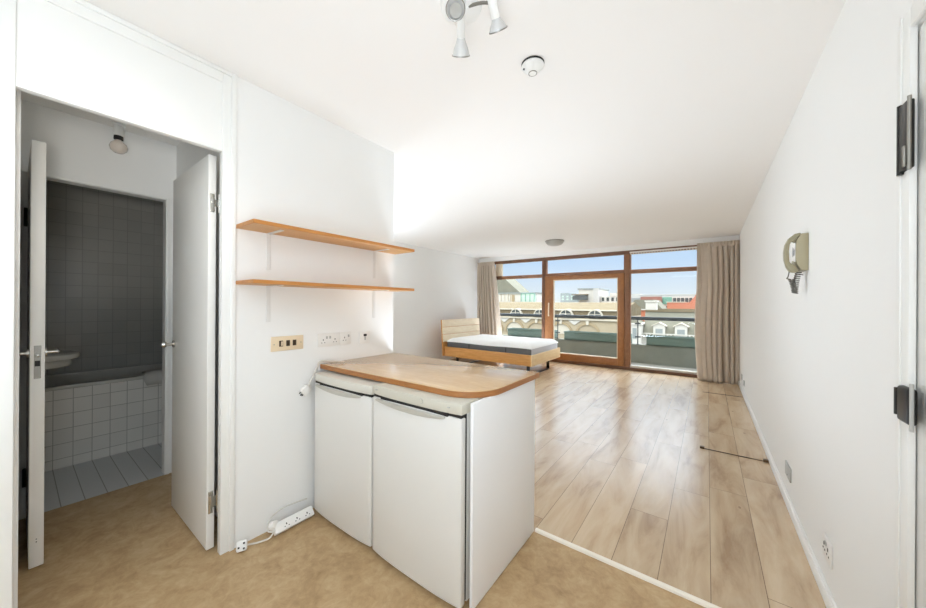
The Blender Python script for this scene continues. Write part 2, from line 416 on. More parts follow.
# ------------------------------------------------------------------ doors
def hinge_parts(parent, x, y0, y1, z0, z1, mat='steel'):
    h = link('hinge', B().box(x, x+.003, y0, y0+.02, z0, z1, .001).box(x, x+.006, y0+.004, y0+.02, z0+.045, z1-.02, .002), mat, parent)
    link('knuckle', B().cyl((x+.006, y1-.006, z0), (x+.006, y1-.006, z1), .006, n=12).box(x, x+.004, y0+.012, y1-.006, z0+.03, z1-.03), mat, h)

# bathroom door, open, seen edge-on
d = thing('door_1', (-2.95, .068, 0), 'white door seen edge-on with steel lock plate, open before the dark bathroom', 'door', kind='structure')
link('leaf', B().box(-3.272, -2.624, .045, .091, .008, 2.082, .003), 'door', d)
lp = link('lock_plate', B().box(-2.6245, -2.6225, .057, .079, .925, 1.085, .001, seg=1), 'steel', d)
link('latch', B().box(-2.6235, -2.6205, .060, .076, .985, 1.012), 'hole', lp)
link('latch_bolt', B().box(-2.6235, -2.615, .062, .074, 1.03, 1.045, .002), 'chrome', lp)
for sgn, ys in ((1, .091), (-1, .045)):
    hd = B(); hd.cyl((-2.69, ys, 1.045), (-2.69, ys+sgn*.008, 1.045), .024); hd.cyl((-2.69, ys, 1.045), (-2.69, ys+sgn*.042, 1.045), .008, n=14)
    hd.tube([(-2.69, ys+sgn*.04, 1.045), (-2.72, ys+sgn*.046, 1.046), (-2.80, ys+sgn*.046, 1.044)], .008, 10)
    link('handle', hd, 'chrome', d)
link('coat_mark', B().box(-2.6235, -2.6225, .066, .070, .128, .132).box(-2.6235, -2.6225, .066, .070, .142, .145), 'hole', d)
for z0 in (.19, 1.75): link('hinge', B().box(XB-.012, XB+.012, .031, .047, z0, z0+.11, .003), 'black', d)
# lobby door, open against the right side
d = thing('door_2', (-2.41, .618, 0), 'white flush door with chrome knob and hinges, open between lobby and shelf wall', 'door', kind='structure')
link('leaf', B().box(-2.735, -2.092, .597, .632, .008, 2.074, .003), 'door', d)
kb = B(); kb.cyl((-2.69, .597, 1.04), (-2.69, .589, 1.04), .022); kb.cyl((-2.69, .589, 1.04), (-2.69, .555, 1.04), .009, n=14)
kb.lathe([(0, 0), (.016, .002), (.021, .012), (.018, .024), (0, .028)], (-2.69, .56, 1.04), (0, -1, 0), 20)
link('door_knob', kb, 'chrome', d)
for z0, z1 in ((.195, .31), (1.775, 1.872)): hinge_parts(d, -2.0915, .604, .650, z0, z1, 'chrome')
# front door at the right edge
d = thing('door_3', (.45, .98, 0), 'white door at the right edge of the view with two black hinges', 'door', kind='structure')
link('leaf', B().box(XR+.006, XR+.048, .563, 1.396, .008, 2.024, .003), 'gloss', d)
h = link('hinge', B().box(.414, .428, 1.370, 1.416, 1.66, 1.838, .004).cyl((.420, 1.420, 1.655), (.420, 1.420, 1.842), .008), 'black', d); h['label'] = 'tall black upper hinge'
link('hinge_pin', B().cyl((.418, 1.370, 1.655), (.418, 1.370, 1.846), .004, n=12).box(.409, .414, 1.371, 1.382, 1.665, 1.72, .002), 'steel', h)
h = link('hinge', B().box(.410, .428, 1.345, 1.410, .998, 1.092, .008, seg=3).cyl((.416, 1.418, 1.01), (.416, 1.418, 1.082), .007), 'black', d); h['label'] = 'shorter black lower hinge'
link('hinge_pin', B().cyl((.416, 1.343, .985), (.416, 1.343, 1.105), .004, n=12), 'socketgrey', h)

# ------------------------------------------------------------------ window wall
fy0, fy1 = 7.30, 7.40
w = B(); w.box(XL, XR, fy0, fy1, 2.325, 2.397, .004)
struct('trim_5', w, 'framedark', 'brown timber head running above all the windows', 'window head')
w = B(); w.box(XL, XR, fy0-.01, fy1, 0, .055, .004)
struct('trim_6', w, 'framedark', 'low brown timber sill under the windows', 'window sill')
w = B(); w.box(-3.086, -3.02, fy0-.02, fy1, .055, 2.325, .004)
struct('trim_7', w, 'framedark', 'dark brown mullion left of the glazed door', 'mullion')
w = B(); w.box(-1.342, -1.255, fy0, fy1, .055, 2.325, .004)
struct('trim_8', w, 'frame', 'brown mullion right of the glazed door', 'mullion')

def bay(name, x0, x1, label):
    d = thing(name, ((x0+x1)/2, 7.35, .055), label, 'window', kind='structure')
    f = B(); t = .022
    f.box(x0, x1, fy0, fy1, 1.932, 2.008, .003)
    f.box(x0, x0+t, fy0+.015, fy1, .055, 1.945); f.box(x1-t, x1, fy0+.015, fy1, .055, 1.945)
    f.box(x0, x0+t, fy0+.015, fy1, 2.005, 2.325); f.box(x1-t, x1, fy0+.015, fy1, 2.005, 2.325)
    link('frame', f, 'frame', d)
    if x0 < -4:
        link('vent_panel', B().box(-4.36, -4.19, fy0+.01, fy1-.01, 2.008, 2.325, .003), 'bead', d)
        link('end_block', B().box(-4.36, -4.17, fy0-.012, fy0+.01, 1.925, 2.012, .003), 'framedark', d)
    b = link('bottom_bead', B().box(x0+t, x1-t, fy0+.01, fy1-.02, .055, .098, .004), 'aluminium', d)
    link('pane', B().box(x0+t, x1-t, 7.352, 7.358, .098, 1.945), 'glass', d)
    p = link('upper_pane', B().box(x0+t, x1-t, 7.352, 7.358, 2.005, 2.325), 'glass', d)
bay('window_1', XL+.02, -3.086, 'tall fixed window on the left, partly behind the bed')
bay('window_2', -1.255, XR-.02, 'tall fixed window on the right, beside the gathered curtain')
d = thing('window_3', (-2.18, 7.35, 1.96), 'shallow pane above the glazed door', 'window', kind='structure')
link('frame', B().box(-3.02, -1.342, fy0, fy1, 1.955, 2.015, .003).box(-3.02, -3.0, fy0+.015, fy1, 2.015, 2.325).box(-1.36, -1.342, fy0+.015, fy1, 2.015, 2.325), 'frame', d)
link('pane', B().box(-3.0, -1.36, 7.352, 7.358, 2.015, 2.325), 'glass', d)
d = thing('door_4', (-2.18, 7.34, .06), 'timber framed glazed balcony door between the two fixed windows', 'door', kind='structure')
dy0, dy1 = 7.285, 7.345
f = B(); f.box(-3.02, -2.825, dy0, dy1, .06, 1.95, .004); f.box(-1.462, -1.345, dy0, dy1, .06, 1.95, .004)
f.box(-2.825, -1.462, dy0, dy1, 1.862, 1.95, .004); f.box(-2.825, -1.462, dy0, dy1, .06, .205, .004)
link('frame', f, 'frame2', d)
f = B(); t = .016
f.box(-2.825, -2.825+t, dy0+.012, dy1, .205, 1.862); f.box(-1.462-t, -1.462, dy0+.012, dy1, .205, 1.862)
f.box(-2.825+t, -1.462-t, dy0+.012, dy1, 1.862-t, 1.862); f.box(-2.825+t, -1.462-t, dy0+.012, dy1, .205, .205+t)
link('glazing_bead', f, 'bead', d)
link('pane', B().box(-2.809, -1.478, 7.318, 7.324, .221, 1.846), 'glass', d)
hd = B(); hd.box(-2.935, -2.905, dy0-.03, dy0-.018, 1.035, 1.345, .004)
for z in (1.06, 1.32): hd.box(-2.929, -2.911, dy0-.018, dy0, z-.01, z+.01)
h = link('handle', hd, 'bead', d)

# curtain track with its gliders
d = thing('curtain_track', (-.72, 7.26, 2.335), 'ribbed white track with gliders under the window head, left of the right curtain', 'curtain track')
link('rail', B().box(-1.245, .42, 7.262, 7.285, 2.335, 2.362, .003), 'socket', d)
g0 = link('glider', B().box(-1.232, -1.216, 7.262, 7.28, 2.300, 2.335, .003), 'bead', d)
for k in range(1, 24):
    g = g0.copy(); COL.objects.link(g); g.parent = d; g.location.x = k*.046

# ------------------------------------------------------------------ curtains
def curtain(name, y, z0, z1, edge, label, folds, amp, seed):
    """edge(t) -> (x left, x right) at height t (0 bottom, 1 top)"""
    rnd = random.Random(seed); nx, nz = 260, 40
    ph = [rnd.uniform(0, 6.28) for _ in range(6)]
    t = bmesh.new(); rows = []
    for j in range(nz+1):
        v = j/nz; z = z0+(z1-z0)*v; xl, xr = edge(v); row = []
        for i in range(nx+1):
            u = i/nx
            uu = u+(.030*math.sin(7*u+ph[1]+v*1.4)+.014*math.sin(17*u+ph[2]-v*2.2))*(1-.5*v)
            a = amp*(1.0-.55*v**6)*(.75+.35*math.sin(5.1*u+ph[3]+1.5*v))
            wv = math.sin(2*PI*folds*uu+ph[0]+.35*math.sin(3*v+ph[4]))
            s2 = .30*math.sin(2*PI*folds*2.1*uu+ph[5])*(.4+.6*v)
            yy = y+a*(math.copysign(abs(wv)**.75, wv)+s2)
            if v > .955: yy = y+(yy-y)*.45
            xx = xl+(xr-xl)*u+.4*a*math.cos(2*PI*folds*uu+ph[0])
            row.append(t.verts.new((xx, yy, z+.006*math.sin(14*u+ph[2])*(1-v))))
        rows.append(row)
    for a, b in zip(rows, rows[1:]):
        for i in range(nx): t.faces.new([a[i], a[i+1], b[i+1], b[i]])
    r = thing(name, ((edge(0)[0]+edge(0)[1])/2, y, z0), label, 'curtain')
    bb = B(); bb.bm.free(); bb.bm = t
    o = link('cloth', bb, 'curtain', r, 80)
    md = o.modifiers.new('thick', 'SOLIDIFY'); md.thickness = .004
    xl, xr = edge(1)
    tp = B(); tp.box(xl+.01, xr-.004, y-.012, y+.012, z1-.075, z1-.004, .004)
    n = int((xr-xl)/.045)
    for k in range(n): tp.cyl((xl+.03+k*(xr-xl-.06)/max(1, n-1), y-.012, z1-.085), (xl+.03+k*(xr-xl-.06)/max(1, n-1), y-.012, z1+.0), .012, .016, n=10)
    link('heading', tp, 'curtain', r, 80)
    return r
curtain('curtain', 7.10, .006, 2.385, lambda v: (-.112-.035*math.sin(PI*min(1, v*1.5))-.03*max(0, v-.8)*5*0.6, .424),
        'taupe full-length curtain gathered at the right wall', 7.5, .105, 5)
curtain('curtain', 7.12, .012, 2.370, lambda v: (-4.80, -4.05-.235*v**1.15), 'taupe full-length curtain gathered behind the bed headboard', 7, .08, 11)

# ------------------------------------------------------------------ shelves
def shelf(zb, label):
    r = thing('wall_shelf', (-1.9, 1.247, zb), label, 'shelf', 'wooden wall shelves over the counter')
    b = B(); b.box(XS+.001, -1.796, .700, 1.797, zb, zb+.019, .001, seg=1)
    link('board', b, 'shelf', r)
    e = B(); e.box(-1.796, -1.789, .694, 1.803, zb, zb+.019, .001, seg=1); e.box(XS+.001, -1.796, .694, .700, zb, zb+.019); e.box(XS+.001, -1.796, 1.797, 1.803, zb, zb+.019)
    link('edging', e, 'shelfedge', r)
    for y in (.856, 1.598):
        k = B(); k.box(XS, XS+.004, y-.011, y+.011, zb-.205, zb-.002, .001, seg=1); k.box(XS, XS+.16, y-.011, y+.011, zb-.004, zb, .001, seg=1)
        link('bracket', k, 'bracket', r)
shelf(1.694, 'upper of the two orange-brown wooden shelves on white brackets')
shelf(1.397, 'lower of the two orange-brown wooden shelves, nearer the sockets')

# ------------------------------------------------------------------ wall plates on the kitchen wall
def pinholes(b, x, y, z, s=1.):
    b.box(x, x+.0012, y-.0025*s, y+.0025*s, z+.004*s, z+.013*s); b.box(x, x+.0012, y-.013*s, y-.007*s, z-.012*s, z-.008*s); b.box(x, x+.0012, y+.007*s, y+.013*s, z-.012*s, z-.008*s)
r = thing('light_switch', (XS, .964, 1.02), 'cream triple light switch with dark rockers, left of the white sockets', 'light switch')
link('plate', B().box(XS, XS+.008, .870, 1.058, 1.02, 1.105, .003), 'cream', r)
for y in (.925, .965, 1.003):
    k = link('rocker_surround', B().box(XS+.008, XS+.0095, y-.011, y+.011, 1.046, 1.080, .001, seg=1), 'brown', r)
    link('rocker', B().box(XS+.0085, XS+.013, y-.001, y+.009, 1.050, 1.076, .002), 'cream' if y < .95 else 'brown', k)
link('screw', B().cyl((XS+.007, .886, 1.06), (XS+.009, .886, 1.06), .003, n=10), 'steel', r)
link('screw', B().cyl((XS+.007, 1.042, 1.062), (XS+.009, 1.042, 1.062), .003, n=10), 'steel', r)
r = thing('double_socket', (XS, 1.233, 1.012), 'white double power socket between cream switch and single socket', 'power socket')
link('plate', B().box(XS, XS+.009, 1.153, 1.311, 1.018, 1.104, .003), 'socket', r)
for y in (1.188, 1.272): hb = B(); pinholes(hb, XS+.009, y, 1.054); link('outlet', hb, 'hole', r)
for y in (1.213, 1.236): link('rocker', B().box(XS+.009, XS+.012, y-.006, y+.006, 1.068, 1.085, .002), 'socketgrey', r)
r = thing('single_socket', (XS, 1.355, 1.012), 'white single power socket at the right end of the double socket', 'power socket')
link('plate', B().box(XS, XS+.009, 1.313, 1.396, 1.018, 1.104, .003), 'socket', r)
hb = B(); pinholes(hb, XS+.009, 1.345, 1.058); link('outlet', hb, 'hole', r)
link('rocker', B().box(XS+.009, XS+.012, 1.37, 1.382, 1.068, 1.085, .002), 'socketgrey', r)
r = thing('appliance_switch', (XS, 1.513, 1.01), 'small white switch plate with black neon rocker, right of the sockets', 'wall switch')
link('plate', B().box(XS, XS+.009, 1.470, 1.557, 1.01, 1.095, .003), 'socket', r)
link('rocker', B().box(XS+.009, XS+.014, 1.500, 1.526, 1.064, 1.080, .002), 'hole', r)
link('outlet_stem', B().box(XS+.009, XS+.013, 1.507, 1.519, 1.035, 1.064, .002), 'socketgrey', r)

# ------------------------------------------------------------------ counter
zt = .91
def rounded_top():
    x0, x1, y0, y1, R = XS+.003, -.777, 1.172, 1.80, .19
    pts = [(x0, y1), (x0, y0)]
    for k in range(13):
        a = -PI/2+PI/2*k/12
        pts.append((x1-R+R*math.cos(a), y0+R+R*math.sin(a)))
    pts += [(x1, y1)]
    return pts
r = thing('worktop', (-1.39, 1.49, zt-.03), 'light wood worktop with one rounded corner laid over the two fridges', 'worktop')
P = rounded_top()
link('board', B().prism(P, 'z', zt-.004, zt, .0015), 'top', r)
link('edging', B().prism(P, 'z', zt-.03, zt-.004), 'topedge', r)
e = B(); e.box(-.806, -.790, 1.150, 1.770, .004, .8798, .002)
tag(link('end_panel', e, 'panel'), 'plain white panel closing the right end of the counter', 'end panel')

def fridge(x0, x1, yf, ztop, label, lidmat, dial):
    r = thing('fridge', ((x0+x1)/2, 1.4, 0), label, 'fridge', 'under-counter fridges')
    link('cabinet', B().box(x0+.004, x1-.004, yf+.062, 1.72, .02, ztop-.04, .004), 'fridge', r)
    for sx in (x0+.05, x1-.05):
        for sy in (yf+.12, 1.66): link('foot', B().cyl((sx, sy, 0), (sx, sy, .022), .018, n=14), 'seal_and_gap_shade', r)
    # lid with a softly bulging front
    pr = [(x0, 1.72)]; n = 20
    for k in range(n+1):
        u = k/n; pr.append((x0+(x1-x0)*u, yf+.012*(2*u-1)**4+.004*(2*u-1)**2))
    pr.append((x1, 1.72))
    link('lid', B().prism(pr, 'z', ztop-.047, ztop, .006), lidmat, r)
    link('seal_and_gap_shade', B().box(x0+.008, x1-.008, yf+.045, yf+.064, .03, ztop-.034).box(x0+.006, x1-.006, yf+.018, yf+.05, ztop-.063, ztop-.045).box(x0+.07, x1-.07, yf+.007, yf+.05, ztop-.063, ztop-.045), 'seal_and_gap_shade', r)  # seal, plus forward strips that paint the shade of the lid gap
    # door, with scooped handle opening at the top
    hl, hr = x0+.07*(x1-x0), x0+.86*(x1-x0)
    pr2 = []
    for k in range(n+1):
        u = k/n; pr2.append((x0+(x1-x0)*u, yf+.010*(2*u-1)**4+.004*(2*u-1)**2))
    pr2 += [(x1, yf+.046), (x0, yf+.046)]
    dzt = ztop-.060
    dr = link('door', B().prism(pr2, 'z', .022, dzt, .007), 'fridge', r)
    # crescent grip: an upper lip sagging in the middle, greyed with a recess's shade
    pts = [(hl, dzt-.003)]
    for k in range(17):
        u = k/16; pts.append((hl+(hr-hl)*u, dzt-.004-.026*(math.sin(PI*min(1, u*.93+.03)))**.65))
    pts.append((hr, dzt-.003))
    link('handle', B().prism(pts, 'y', yf-.006, yf+.01, .003), 'grip', dr)
    g = [(p[0], p[1]-.003) for p in pts]
    if dial:
        dd = B(); dd.cyl((x0+.62*(x1-x0), yf+.004, ztop-.019), (x0+.62*(x1-x0), yf-.004, ztop-.019), .009)
        link('dial', dd, 'fridge2lid', r)
        dd = B(); dd.lathe([(.010, 0), (.0118, 0), (.0118, .003), (.010, .003), (.010, 0)], (x0+.62*(x1-x0), yf+.002, ztop-.019), (0, -1, 0), 24)
        link('dial_ring', dd, 'socketgrey', r)
        link('status_mark', B().box(x0+.03, x0+.045, yf+.0035, yf+.014, ztop-.022, ztop-.018), 'socketgrey', r); link('status_mark', B().box(x1-.07, x1-.058, yf+.003, yf+.012, ztop-.022, ztop-.018), 'socketgrey', r)
    return r
fridge(-1.966, -1.412, 1.098, .866, 'white fridge on the left, against the shelf wall', 'lid', False)
fridge(-1.398, -.822, 1.096, .8785, 'white fridge on the right, yellowed lid with a dial, beside the end panel', 'fridge2lid', True)

# loose lead hanging off the counter corner
r = thing('power_lead', (-1.95, 1.12, .78), 'pale plug and flat lead hanging over the counter corner by the left fridge', 'power lead')
cb = B()
cb.tube([(-1.93, 1.30, zt+.006), (-1.975, 1.22, zt+.012), (-1.985, 1.160, zt+.016), (-1.985, 1.142, zt-.01), (-1.984, 1.125, .87), (-1.984, 1.095, .815), (-1.984, 1.080, .785)], .0045, 8)
cb.tube([(-1.92, 1.29, zt+.006), (-1.965, 1.215, zt+.02), (-1.978, 1.155, zt+.022), (-1.976, 1.134, zt-.01), (-1.976, 1.110, .85), (-1.978, 1.088, .80), (-1.98, 1.075, .785)], .0035, 8)
link('cable', cb, 'cable', r)
pm = Matrix.Translation((-1.983, 1.060, .765)) @ Matrix.Rotation(math.radians(35), 4, 'X')
pg = link('plug', B().box(-.018, .018, -.025, .028, -.026, .024, .008, mat=pm), 'socket', r)
pins = B()
for dx, dz in ((0, .010), (-.008, -.008), (.008, -.008)): pins.box(dx-.002, dx+.002, -.036, -.024, dz-.003, dz+.003, .001, mat=pm)
link('pins', pins, 'hole', pg)

# extension lead on the floor
r = thing('extension_lead', (-1.93, .99, 0), 'white multi-socket extension lead lying along the wall by the left fridge', 'extension lead')
em = Matrix.Translation((-1.935, 0, .034)) @ Matrix.Rotation(math.radians(48), 4, 'Y')
link('casing', B().box(-.028, .028, .862, 1.085, -.018, .018, .006, mat=em), 'socket', r)
link('end_cap', B().cyl((-1.962, .866, .046), (-1.935, .875, .062), .024, .020, n=20), 'socket', r)
for k in range(3):
    hb = B(); y = .925+k*.06
    hb.box(-.004, .005, y-.003, y+.003, .0175, .0188, mat=em); hb.box(.010, .014, y-.014, y-.008, .0175, .0188, mat=em); hb.box(.010, .014, y+.008, y+.014, .0175, .0188, mat=em)
    link('outlet', hb, 'hole', r)
cb = B(); cb.tube([(-1.93, .862, .03), (-1.925, .835, .012), (-1.94, .80, .006), (-1.955, .765, .008), (-1.958, .734, .018)], .0045, 8)
cb.tube([(-1.93, .862, .03), (-1.955, .84, .035), (-1.985, .86, .075), (-1.998, .93, .098), (-2.0, 1.0, .095), (-1.998, 1.085, .085)], .004, 8)
link('cable', cb, 'cable', r)
pm = Matrix.Translation((-1.955, .712, .028)) @ Vector((1.9, -.8, .9)).to_track_quat('-Y', 'Z').to_matrix().to_4x4()
pg = link('plug', B().box(-.025, .025, -.016, .016, -.025, .025, .010, mat=pm), 'socket', r)
pins = B()
for dx, dz in ((-.013, -.004), (.010, -.012), (.010, .012)): pins.box(-.004+dx, .004+dx, -.022, -.0155, dz-.004, dz+.004, .001, mat=pm)
link('pins', pins, 'hole', pg)

# ------------------------------------------------------------------ bed
S = .94
bx0, bx1, by0, by1 = -4.465, -2.472, 5.405, 6.790
zb0, zb1 = .205, .402
r = thing('bed', ((bx0+bx1)/2, (by0+by1)/2, 0), 'low oak double bed frame with slatted pale headboard before the left window', 'bed')
hb = B(); hm = Matrix.Translation((bx0, 0, zb0)) @ Matrix.Rotation(math.radians(-4), 4, 'Y') @ Matrix.Translation((-bx0, 0, -zb0))
hd = link('headboard', B().box(bx0-.03, bx0-.005, by0-.035, by1-.02, zb0, .965, .004, mat=hm), 'bedrail', r)
for k in range(3):
    z0 = .50+k*.157
    link('headboard_plank', B().box(bx0-.006, bx0+.016, by0-.03, by1-.02, z0, z0+.148, .005, mat=hm), 'bedoak', hd)
for y in (by0, by1-.025): link('side_rail', B().box(bx0, bx1-.024, y, y+.025, zb0, zb1, .003), 'bedrail', r)
link('footboard', B().box(bx1-.024, bx1, by0, by1, zb0, zb1, .003), 'bedfoot', r)
link('slat_base', B().box(bx0+.01, bx1-.026, by0+.027, by1-.027, zb1-.08, zb1-.05), 'bedfoot', r)
for x in (bx1-.13, bx0+.25):
    lg = B(); y0, y1 = by0+.12, by1-.33
    lg.box(x-.03, x+.03, y0, y1, 0, .015, .002)
    for y in (y0, y1-.015): lg.box(x-.03, x+.03, y, y+.015, .013, zb0+.02, .002)
    link('sled_leg', lg, 'black', r)
link('fixing_block', B().box(bx0+.28, bx0+.40, by0+.03, by0+.09, zb0-.02, zb0+.03), 'black', r)
mx0, mx1, my0, my1, mz0, mz1 = bx0+.04, bx1-.036, by0+.034, by1-.034, zb1-.047, .60
r = thing('mattress', ((mx0+mx1)/2, (my0+my1)/2, mz0), 'double mattress with white top and dark grey border resting on the bed', 'mattress')
def topcurve(u): return mz1-.11+.028*math.cos(2*PI*(u*1.5-.1))*.35+.028
link('border', B().box(mx0, mx1-.005, my0, my1, mz0, .510, .02, seg=3), 'matside', r)
link('end_border', B().box(mx1-.02, mx1, my0+.025, my1-.025, mz0+.02, .508, .008), 'matend', r)
tb = bmesh.new(); nx, ny = 40, 26; rows = []
def mat_top(u, v):
    ex = min(u, 1-u)*(mx1-mx0); ey = min(v, 1-v)*(my1-my0)
    e = min(1, min(ex, ey)/.14); return .518+(.07*(1-(1-e)**2.2))+.004*math.sin(38*u)*math.sin(26*v)*e
for j in range(ny+1):
    rows.append([tb.verts.new((mx0-.004+(mx1-mx0+.008)*i/nx, my0-.004+(my1-my0+.008)*j/ny, mat_top(i/nx, j/ny))) for i in range(nx+1)])
for a, b in zip(rows, rows[1:]):
    for i in range(nx): tb.faces.new([a[i], a[i+1], b[i+1], b[i]])
bb = B(); bb.bm.free(); bb.bm = tb
low = [e for e in tb.edges if e.is_boundary]
ret = bmesh.ops.extrude_edge_only(tb, edges=low); vs = [v for v in ret['geom'] if isinstance(v, bmesh.types.BMVert)]
for v in vs: v.co.z = .503+.005*math.sin(PI*3*(v.co.x-mx0)/(mx1-mx0))
link('quilted_top', bb, 'mattop', r, 60)
for x in (mx0+.57, mx0+1.41): link('side_handle', B().box(x-.008, x+.008, my0-.004, my0+.004, mz0+.03, .500, .001, seg=1), 'seam', r)

# ------------------------------------------------------------------ right wall: entry phone and plates
py = 2.50
r = thing('entry_phone', (XR, py+.05, 1.487), 'beige wall-mounted entry phone with handset and grey coiled cord', 'phone')
def pp(p, z): return (XR-p, z)
body = [pp(0, 1.492), pp(0, 1.690), pp(.030, 1.690), pp(.032, 1.682), pp(.046, 1.655), pp(.050, 1.62), pp(.050, 1.56), pp(.044, 1.53), pp(.030, 1.498), pp(.027, 1.492)]
link('body', B().prism(body, 'y', py, py+.125, .003), 'phone', r)
hs = [pp(.028, 1.696), pp(.052, 1.692), pp(.074, 1.672), pp(.088, 1.638), pp(.093, 1.595), pp(.091, 1.555), pp(.082, 1.515), pp(.068, 1.486), pp(.046, 1.482), pp(.031, 1.492),
      pp(.040, 1.502), pp(.056, 1.528), pp(.0675, 1.534), pp(.072, 1.545), pp(.074, 1.60), pp(.071, 1.638), pp(.064, 1.650), pp(.056, 1.650), pp(.044, 1.668), pp(.029, 1.686)]
link('handset', B().prism(hs, 'y', py+.008, py+.060, .004), 'phoneh', r)
lc = link('label_card', B().prism([pp(.0505, 1.54), pp(.0505, 1.645), pp(.056, 1.640), pp(.068, 1.648), pp(.0685, 1.540), pp(.060, 1.545)], 'y', py+.002, py+.010), 'card', r)
ln = B()
for k in range(3): ln.box(XR-.0615+k*.003, XR-.0605+k*.003, py+.0005, py+.0022, 1.565+k*.004, 1.618-k*.006)
link('lettering', ln, 'ink', lc)
def coil(a, b, mid, turns, rad):
    pts = []; n = turns*10
    for i in range(n+1):
        u = i/n; p = Vector(a).lerp(Vector(b), u)+4*u*(1-u)*Vector(mid)
        pts.append((p.x+rad*math.cos(2*PI*turns*u), p.y+rad*math.sin(2*PI*turns*u), p.z+rad*.3*math.sin(2*PI*turns*u)))
    return pts
cb = B(); cb.tube(coil((XR-.028, py+.05, 1.494), (XR-.044, py+.05, 1.372), (-.004, 0, 0), 11, .011), .0034, 6, smooth=1)
cb.tube(coil((XR-.046, py+.05, 1.374), (XR-.062, py+.045, 1.448), (.003, 0, 0), 9, .010), .0034, 6, smooth=1)
cb.tube([(XR-.062, py+.045, 1.448), (XR-.078, py+.04, 1.452), (XR-.074, py+.036, 1.462), (XR-.070, py+.035, 1.488)], .0026, 6)
cb.tube([(XR-.03, py+.05, 1.476), (XR-.012, py+.05, 1.470)], .0026, 6)
link('coiled_cord', cb, 'coil', r)

def plate_r(y0, y1, z0, z1, name, label, kind):
    r = thing(name, (XR, (y0+y1)/2, z0), label, 'wall plate')
    link('plate', B().box(XR-.009, XR, y0, y1, z0, z1, .003), 'socketgrey' if kind == 'blank' else 'socket', r)
    if kind == 'socket':
        y = (y0+y1)/2; z = (z0+z1)/2
        for dy in (-.028, .028):
            hb = B(); hb.box(XR-.0105, XR-.009, y+dy-.004, y+dy+.004, z+.006, z+.02); hb.box(XR-.0105, XR-.009, y+dy-.016, y+dy-.009, z-.014, z-.008); hb.box(XR-.0105, XR-.009, y+dy+.009, y+dy+.016, z-.014, z-.008)
            link('outlet', hb, 'hole', r)
        for dy in (-.006, .008): link('rocker', B().box(XR-.012, XR-.009, y+dy-.004, y+dy+.004, z+.018, z+.034, .001, seg=1), 'socketgrey', r)
    if kind == 'blank':
        link('screw', B().cyl((XR-.0105, (y0+y1)/2, z0+.02), (XR-.009, (y0+y1)/2, z0+.02), .004, n=10), 'hole', r)
    return r
plate_r(2.055, 2.175, .187, .283, 'wall_socket', 'low white power socket nearest the viewer on the right wall', 'socket')
plate_r(2.905, 3.065, .185, .272, 'socket_cover_plate', 'low grey cover plate on the right wall between socket and floor strip', 'blank')
plate_r(6.50, 6.575, .185, .265, 'socket_cover_plate', 'tiny far wall plate nearest the right curtain', 'blank')
plate_r(6.13, 6.22, .160, .235, 'socket_cover_plate', 'tiny far wall plate above the end of the farthest floor strip', 'blank')

# ------------------------------------------------------------------ ceiling fixtures
r = thing('ceiling_spotlight', (-.80, 1.06, H), 'white three-headed spotlight at the top of the view', 'ceiling light')
link('base', B().lathe([(0, -.030), (.055, -.028), (.078, -.018), (.084, -.004), (.084, 0), (0, 0)], (-.80, 1.06, H)), 'gloss', r)
def spot(back, bell, arm):
    a, e = Vector(back), Vector(bell); d = (e-a).normalized(); L = (e-a).length
    h = B(); h.lathe([(0, 0), (.014, .001), (.017, .006), (.017, L*.68), (.0145, L*.70), (0, L*.70)], a, d, 24)
    ho = link('spot_head', h, 'gloss', r)
    bl = B(); bl.lathe([(.0145, L*.66), (.0185, L*.74), (.030, L*.88), (.035, L*.985), (.036, L), (.0335, L), (.028, L*.90), (.016, L*.77), (.0125, L*.70)], a, d, 28)
    link('shade', bl, 'spotbell', ho)
    rim = B(); rim.lathe([(.0335, L-.001), (.0368, L-.003), (.0372, L+.001), (.0345, L+.002), (.0335, L-.001)], a, d, 32)
    link('rim', rim, 'steel', ho)
    lp = B(); lp.lathe([(0, L*.82), (.018, L*.83), (.024, L*.90), (.0, L*.92)], a, d, 20); link('lamp', lp, 'domeglass', ho)
    ar = B(); ar.tube([arm, (Vector(arm)+a+d*L*.3)/2+Vector((0, 0, .006)), a+d*L*.3], .006, 10); link('arm', ar, 'steel', r)
spot((-.745, .985, 2.455), (-.822, 1.09, 2.325), (-.79, 1.04, 2.475))
spot((-.648, 1.035, 2.455), (-.664, 1.122, 2.375), (-.76, 1.06, 2.475))
spot((-.826, 1.075, 2.455), (-.760, .972, 2.400), (-.82, 1.06, 2.475))
r = thing('smoke_detector', (-.705, 1.53, H), 'white round smoke detector on the ceiling beside the spotlight', 'smoke detector')
link('base', B().lathe([(0, 0), (.056, 0), (.056, -.008), (0, -.008)], (-.705, 1.53, H)), 'hole', r)
link('cover', B().lathe([(0, -.008), (.054, -.008), (.056, -.013), (.052, -.018), (.026, -.044), (.023, -.046), (0, -.046)], (-.705, 1.53, H)), 'gloss', r)
link('test_button', B().lathe([(0, -.0505), (.017, -.0495), (.0185, -.046), (0, -.046)], (-.705, 1.53, H)), 'gloss', r)
link('button_ring', B().lathe([(.0185, -.0455), (.0212, -.0455), (.0212, -.049), (.0185, -.049), (.0185, -.0455)], (-.705, 1.53, H)), 'steel', r)
link('indicator', B().cyl((-.733, 1.497, H-.036), (-.738, 1.491, H-.034), .004, n=10), 'hole', r)
r = thing('ceiling_dome_light', (-2.31, 6.02, H), 'shallow grey dome light on the far ceiling above the glazed door', 'ceiling light')
link('rim', B().lathe([(0, 0), (.172, 0), (.176, -.012), (.168, -.02), (0, -.02)], (-2.31, 6.02, H), n=40), 'steel', r)
